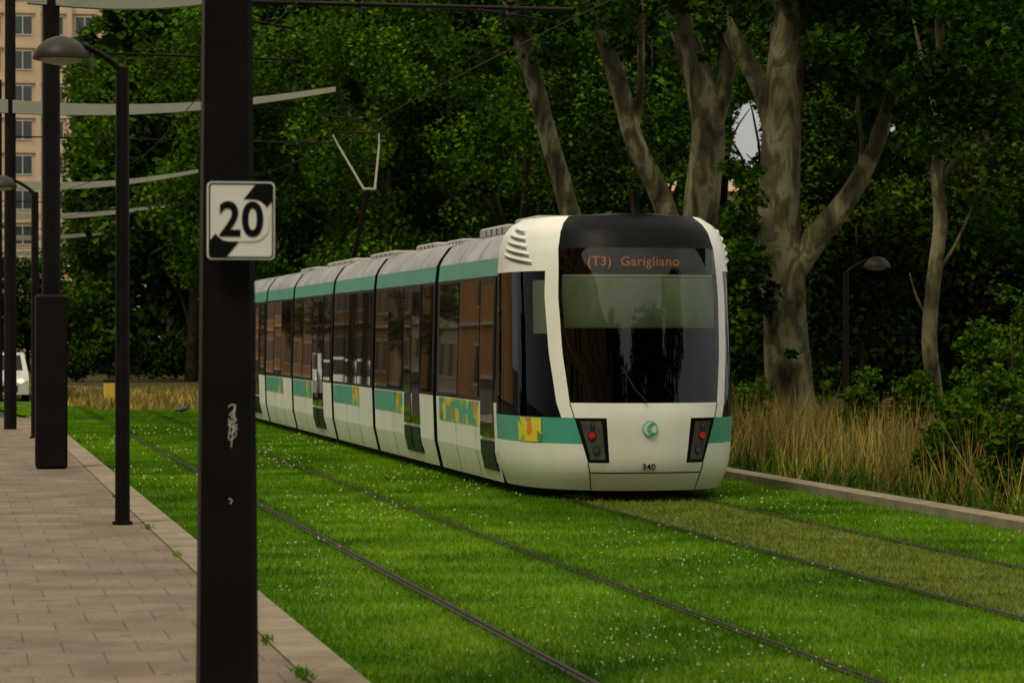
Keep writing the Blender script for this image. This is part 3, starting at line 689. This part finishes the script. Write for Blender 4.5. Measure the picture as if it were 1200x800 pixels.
for (a,b,h,w_) in ((2.6,4.0,.15,.75),(4.3,6.2,.11,.8),(8.2,9.6,.06,.7),(10.2,12.0,.07,.75),(14.0,16.6,.06,.8),(19.0,22.8,.07,.75),(25.0,27.5,.06,.7)):
    gg=G(); gg.box(-w_,w_,a,b,2.98,3.0+h,bev=.025); 
    for k in range(4): gg.box(-w_-.008,w_+.008,a+(b-a)*(k+.6)/5,a+(b-a)*(k+.6)/5+.03,3.0,3.0+h-.03,1)
    gg.obj('roof_equipment',[M['grey'],M['frame']],tram)
pg=P(405,200,57.0); py_=pg.y-TY
pan=empty('pantograph',(-.02,py_,0),parent=tram)
gg=G()
gg.tube([(-.05,.9,3.05),(.10,-.3,4.42)],.045,8); gg.tube([(-.3,.9,3.1),(.3,.9,3.1)],.05,8); gg.box(-.35,.35,.6,1.3,2.98,3.1,bev=.03)
gg.obj('lower_arm',M['pole'],pan)
gg=G()
gg.tube([(.02,-.3,4.42),(-.40,.15,5.25),(-.48,.2,5.42)],[.024,.02,.014],8); gg.tube([(.22,-.3,4.42),(.36,.15,5.25),(.36,.2,5.48)],[.024,.02,.014],8); gg.tube([(0,-.3,4.42),(.24,-.3,4.42)],.026,8)
gg.obj('upper_arm',M['arm'],pan)
gg=G()
for dy in (.05,.3): gg.tube([(-.62,dy,5.36),(-.45,dy,5.46),(.45,dy,5.46),(.62,dy,5.36)],.011,8)
gg.obj('contact_strip',M['pole'],pan)
# ---------------- poles
def polebase(name,px,Z,label,cat,group,X=None):
    b=P(px,395,Z); b.z=.1; return empty(name,b,label,cat,group),b
PZ=14.5
e,b=polebase('catenary_pole',266,PZ,'thick dark steel catenary pole carrying a speed sign','pole','catenary poles along the pavement')
gg=G()
lv=[(0,.270),(1.5,.245),(3.5,.212),(6.3,.19)]
for i,(z,wd) in enumerate(lv):
    r=wd/2; c=r*.22
    for (x,y) in ((-r+c,-r),(r-c,-r),(r,-r+c),(r,r-c),(r-c,r),(-r+c,r),(-r,r-c),(-r,-r+c)): gg.v.append((x,y,z))
for i in range(len(lv)-1):
    for k in range(8): gg.f.append((i*8+k,i*8+(k+1)%8,(i+1)*8+(k+1)%8,(i+1)*8+k)); gg.mi.append(0)
gg.f.append(tuple(range((len(lv)-1)*8,len(lv)*8))); gg.mi.append(0)
gg.obj('pole_shaft',M['pole'],e)
gr=mat('white_marker',(.55,.53,.5),.7)
def fz(z): return float(np.interp(z,[l[0] for l in lv],[l[1] for l in lv]))/2
def gline(pp,r=.0022):
    gg=G(); gg.tube([ (lambda q:(q.x,-fz(q.z)-.002,q.z))(P(x,y,PZ-.13)-b) for x,y in pp],r,5,sub=3); gg.obj('graffiti_tag',gr,e)
gline([(268,477),(271,474),(276,475),(274,481),(269,486),(275,488),(277,493),(270,495),(268,490),(270,500),(278,497),(273,506),(269,508),(277,505),(275,512),(268,514),(272,490),(276,474),(273,505),(271,524)]); gline([(267,498),(279,503)])
gline([(268,584),(272,586),(270,590)],.0025)
sc_=P(282.5,258.5,PZ-.2); sg=empty('speed_limit_sign',sc_,'square white speed sign with black 20 fixed to the pole','sign')
pw,ph=.153,.176
def rrect(w_,h_,r,n=6):
    o=[]
    for cx,cy,a0 in ((w_-r,h_-r,0),(-w_+r,h_-r,90),(-w_+r,-h_+r,180),(w_-r,-h_+r,270)):
        for k in range(n+1):
            a=math.radians(a0+90*k/n); o.append((cx+r*math.cos(a),cy+r*math.sin(a)))
    return o
def plate(gg,pts,y0,y1,mi=0):
    n=len(pts); V=[(x,y0,z) for x,z in pts]+[(x,y1,z) for x,z in pts]
    gg.add(V,[tuple(range(n)),tuple(range(2*n-1,n-1,-1))]+[(k,n+k,n+(k+1)%n,(k+1)%n) for k in range(n)],mi)
M['signw']=matn('sign_white',[(.3,(.80,.79,.74)),(.7,(.86,.85,.80))],2,.5); M['signb']=mat('sign_black',(.004,.004,.004),.5,spec=.15); M['signg']=mat('sign_back_grey',(.25,.25,.24),.4,.5)
gg=G(); plate(gg,rrect(pw,ph,.022),0,.02,0); gg.obj('sign_plate',M['signw'],sg)
gg=G(); o_=rrect(pw-.006,ph-.006,.018); i_=rrect(pw-.013,ph-.013,.012); n=len(o_)
gg.add([(x,-.002,z) for x,z in o_]+[(x,-.002,z) for x,z in i_],[(k,(k+1)%n,n+(k+1)%n,n+k) for k in range(n)])
gg.obj('sign_border',M['signb'],sg)
gg=G(); A=pw-.013;B=ph-.013
plate(gg,[(-A,-B),(-A+.075,-B),(A,B-.075),(A,B),(A-.075,B),(-A,-B+.075)],-.0025,-.001)
gg.obj('diagonal_band',M['signb'],sg)
gg=G(); plate(gg,rrect(.127,.094,.075,10),-.004,-.003); gg.obj('number_field',M['signw'],sg)
textobj('sign_number','20',.215,(0,-.006,-.002),M['signb'],sg,.0055,sx=.92,ext=.001,space=1.04)
gg=G(); gg.box(-.13,.05,.02,.05,.08,.11); gg.box(-.13,.05,.02,.05,-.11,-.08); gg.obj('sign_bracket',M['signg'],sg)
def catpole(px,Z,wd,reach,armz,label,case=False,left=1.2,h=8.5,tip=.45):
    e,b=polebase('catenary_pole',px,Z,label,'pole','catenary poles along the pavement')
    gg=G(); gg.tube([(0,0,0),(0,0,2.2),(0,0,h)],[wd/2,wd/2*.95,wd/2*.8],16); autosm(gg.obj('pole_shaft',M['pole'],e))
    if case:
        gg=G(); gg.box(-.2,.2,-.2,.2,0,2.2,bev=.03); gg.obj('pole_casing',M['pole'],e)
    gg=G(); V=[];n=25
    for i in range(n):
        t=i/(n-1); x=-left+(reach+left)*t; u=x/reach; zc=armz+ (tip*(u**1.8) - .10*math.sin(math.pi*min(1,u)) if x>0 else .06*abs(x)); th=.24-.15*max(0,u); wy=.09
        V+=[(x,-wy,zc-th*.6),(x,wy,zc-th*.6),(x,wy,zc+th*.4),(x,-wy,zc+th*.4)]
    Fc=[]
    for i in range(n-1):
        for k in range(4): Fc.append((i*4+k,i*4+(k+1)%4,(i+1)*4+(k+1)%4,(i+1)*4+k))
    Fc+= [(3,2,1,0),(n*4-4,n*4-3,n*4-2,n*4-1)]
    gg.add(V,Fc); gg.obj('bracket_arm',M['arm'],e)
    gg=G()
    for xx in (2.75,6.1):
        if xx<reach+.2: gg.tube([(xx,0,armz+.1),(xx,0,5.75-.1)],.02,6); gg.tube([(xx-.5,0,5.75),(xx+.35,0,5.62)],.018,6)
    gg.tube([(0,.0,5.28),(min(reach,6.4),0,5.22)],.014,6)
    gg.obj('wire_support',M['pole'],e)
    return e
catpole(60,40,.25,3.1,6.0,'tall dark catenary pole with boxed base',True,left=.3,tip=.2)
catpole(12,57,.23,5.9,5.84,'dark catenary pole with long pale bracket arm',tip=.38)
for px,Z,rc in ((-2,84,5.3),(-14,105,6.2),(-20,128,6.2),(-40,152,7.0),(-50,180,7.5)):
    catpole(px,Z,.23,rc,5.75,'dark catenary pole with long pale bracket arm',tip=.38)
e,b=polebase('catenary_span',290,40.2,'dark tube with insulators spanning above the tram','catenary span',None)
b0=P(285,2,40.2)
e.location=b0; gg=G(); q=P(672,12,40.6)-b0; gg.tube([(0,0,0),q],.03,8)
gg.tube([P(560,12,40.4)-b0,P(640,24,40.5)-b0],.02,6); gg.tube([P(590,10,40.4)-b0,P(590,32,40.4)-b0],.015,6)
for px_ in (330,420,598): 
    gg.lathe([(.0,-.09),(.06,-.08),(.03,-.04),(.06,0),(.03,.04),(.06,.08),(0,.09)],tuple(P(px_,2+(px_-285)*.026,40.3)-b0),10)
gg.obj('span_tube',M['pole'],e)
for cx in (3.92,7.3):
    gg=G(); gg.tube([(cx+shf(y)+.12*math.sin(y*.11),y,5.5) for y in np.arange(2,200,4.)],.008,5)
    o=gg.obj('contact_wire',M['pole']); meta(o,'thin black contact wire hung above the track','overhead wire','contact wires')
def lamp(px,Z,dirx,label,h=4.05,off=.54,k=1):
    e,b=polebase('street_lamp',px,Z,label,'street lamp','street lamps')
    gg=G(); gg.tube([(0,0,0),(0,0,.03)],.09*k,16); gg.tube([(0,0,.02),(0,0,h)],[.066*k,.058*k],16); autosm(gg.obj('lamp_pole',M['pole'],e))
    gg=G(); gg.tube([(0,0,h-.12),(dirx*.06,0,h+.02),(dirx*off*.55,0,h+.17),(dirx*off*.9,0,h+.22)],[.03,.028,.025,.025],8,sub=4); gg.obj('lamp_arm',M['pole'],e,True)
    gg=G(); gg.lathe([(.0,.19),(.05,.185),(.12,.16),(.19,.11),(.235,.05),(.25,.0),(.245,-.02),(.2,-.015),(0,-.005)],(dirx*off,0,h+.08),28); autosm(gg.obj('lamp_shade',matn('lamp_shade_bronze',[(.3,(.03,.020,.015)),(.7,(.045,.032,.024))],3,.5,spec=.25),e),50)
    gg=G(); gg.lathe([(.19,-.02),(.15,-.05),(.06,-.07),(0,-.075)],(dirx*off,0,h+.085),20); gg.obj('lamp_diffuser',mat('lamp_diffuser',(.35,.33,.28),.4),e,True)
lamp(143.5,28,-1,'slim dark street lamp with dome head on pavement')
lamp(41,52,-1,'slim dark street lamp with dome head on pavement')
lamp(16,72,-1,'slim dark street lamp with dome head on pavement')
lamp(991,57,1,'slim dark street lamp with dome head among trees',h=2.85,off=.58,k=.9)
# ---------------- buildings
bb=P(0,395,262); bld=empty('apartment_building',(2.0,bb.y,0),'tall beige concrete apartment block with many windows','building')
gg=G(); gg.box(0,13.2,0,14,0,48)
for k in range(6): gg.box(k*2.56-.22+.2,k*2.56+.22+.2,-.35,-.002,0,48)
for r in range(16): gg.box(0.02,13.18,-.18,-.001,r*2.9+2.55,r*2.9+2.85)
gg.obj('wall',M['concrete'],bld)
first=None
for r in range(2,16):
    for k in range(5):
        if first is None:
            gg=G(); gg.box(.55,2.0,-.06,-.003,.8,2.3,0); gg.box(.50,2.05,-.08,-.061,.74,.8,1); gg.box(.50,2.05,-.08,-.061,2.3,2.36,1); gg.box(1.25,1.31,-.08,-.061,.8,2.3,1)
            first=gg.obj('window',[M['winglass'],M['winframe']],bld); o=first
        else:
            o=first.copy(); col.objects.link(o); o.parent=bld
        o.location=(k*2.56+.2,0,r*2.9)
q=P(800,395,200); hs_=empty('house',(q.x,q.y,0),'pale distant house with orange tiled roof','house')
gg=G(); gg.box(-5,7,0,8,0,11.0); gg.obj('wall',mat('pale_render',(.80,.74,.62),.8),hs_)
gg=G(); gg.add([(-5.4,-.4,11.002),(7.4,-.4,11.002),(7.4,8.4,11.002),(-5.4,8.4,11.002),(-4,4,11.7),(6,4,11.7)],[(0,1,5,4),(1,2,5),(2,3,4,5),(3,0,4)]); gg.obj('roof',mat('orange_tiles',(.5,.28,.17),.8),hs_)
gg=G(); 
for k in range(6): gg.box(-4.4+k*2,-3.6+k*2,-.04,-.005,8.6,9.6)
gg.obj('window',mat('house_shutter_grey',(.3,.3,.27),.6),hs_)
def streetfront(x,y0,L,h,m,label,off,depth=14):
    br=empty('brick_building',(x,y0,0),label,'building','buildings facing the tramway')
    gg=G(); gg.box(-depth,0,0,L,0,h); gg.obj('wall',m,br)
    gg=G(); wg=G()
    for r in range(int(h/2.9)):
        for k in range(int(L/2.9)-1):
            y=1+off+k*2.9; z=.7+r*2.9
            gg.box(.053,.055,y+.12,y+1.38,z+.12,z+1.58); wg.box(.01,.05,y,y+1.5,z,z+1.7)
        wg.box(.0,.12,.1,L-.1,r*2.9+.02,r*2.9+.14)
    o=gg.obj('windows',M['windark'],br); o['kind']='stuff'
    o=wg.obj('window_frames',M['winframe'],br); o['kind']='stuff'
ob=matn('orange_brick',[(.3,(.46,.22,.085)),(.7,(.60,.33,.15))],.8,.85,spec=.1,detail=2); cb_=matn('brown_brick',[(.3,(.40,.20,.09)),(.7,(.50,.29,.13))],.8,.85,spec=.1,detail=2)
streetfront(-9,100,27,19,ob,'long orange brick apartment building facing the tramway',0)
streetfront(-9.5,131,20,16,matn('cream_render',[(.3,(.52,.41,.27)),(.7,(.60,.49,.34))],.8,.85,spec=.1,detail=2),'cream rendered apartment building facing the tramway',.4)
streetfront(-9,154,40,19,cb_,'brown brick apartment building facing the tramway',.2)
streetfront(-10,200,60,17,ob,'ochre brick apartment building facing the tramway',0)
streetfront(-17,-60,100,22,cb_,'tall unseen brown brick building added for the windscreen reflection',0)  # stands out of view, added to darken the left windscreen reflection
# ---------------- car
cb=P(-1,395,86); car=empty('car',(cb.x,cb.y,-.05),'small white car waiting on the street','car')
prof=[(0,.25),(0,.62),(.12,.74),(.95,.86),(1.55,1.34),(3.0,1.38),(3.7,.95),(3.95,.85),(3.95,.3)]
V=[];
for x,k in ((-.80,0),(-.74,1),(.74,1),(.80,0)):
    for (y,z) in prof: V.append((x*(1-.12*max(0,(z-.86)/.5)),y,z))
n=len(prof); Fc=[]
for j in (0,1,2):
    for i in range(n-1): Fc.append((j*n+i,j*n+i+1,(j+1)*n+i+1,(j+1)*n+i))
Fc+= [tuple(range(n)),tuple(range(4*n-1,3*n-1,-1))]
mk('car_body',V,Fc,mat('car_white_paint',(.50,.50,.46),.4),car)
mk('windshield',[(-.66,.99,.90),(.66,.99,.90),(.60,1.50,1.315),(-.60,1.50,1.315)],[(0,1,2,3)],M['black'],car)
for s in (-1,1):
    mk('side_window',[(s*.806,1.2,.92),(s*.806,3.2,.94),(s*.735,2.9,1.28),(s*.735,1.65,1.28)],[(0,1,2,3)],M['black'],car)
    gg=G(); gg.disc((s*.58,-.01,.62),.11,16,.03,ry=.07); gg.obj('headlight',mat('headlight_glass',(.7,.7,.62),.2,0,.9),car)
    for y in (.7,3.2):
        gg=G(); gg.tube([(s*.66,y,.3),(s*.815,y,.3)],.3,20); gg.obj('wheel',M['rubber'],car)
gg=G(); gg.box(-.5,.5,-.012,-.004,.32,.5); gg.obj('grille',M['frame'],car)
yb=P(128,395,80); e=empty('litter_bin',(yb.x,yb.y,0),'small yellow bin beside the dry grass','bin')
gg=G(); gg.box(-.14,.14,-.12,.12,.0,.62,bev=.02); gg.obj('bin_body',mat('yellow_plastic',(.6,.42,.04),.5),e)
gg=G(); gg.box(-.16,.16,-.14,.14,.622,.70,bev=.02); gg.obj('bin_lid',M['frame'],e)
pb=P(213,489,70); 
gg=G(); gg.tube([(-.16,0,.10),(-.10,0,.115),(0,0,.13),(.08,0,.15),(.12,0,.20),(.15,0,.235),(.175,0,.235),(.20,0,.225)],[.012,.035,.06,.05,.028,.027,.02,.004],10,sub=3); gg.tube([(0,.02,.10),(0,.02,0)],.006,5); gg.tube([(.01,-.02,.10),(.01,-.02,0)],.006,5)
o=gg.obj('pigeon',mat('pigeon_grey',(.04,.04,.045),.6),None,True); o.location=(pb.x,pb.y,.03); meta(o,'dark grey pigeon standing on the lawn','bird')
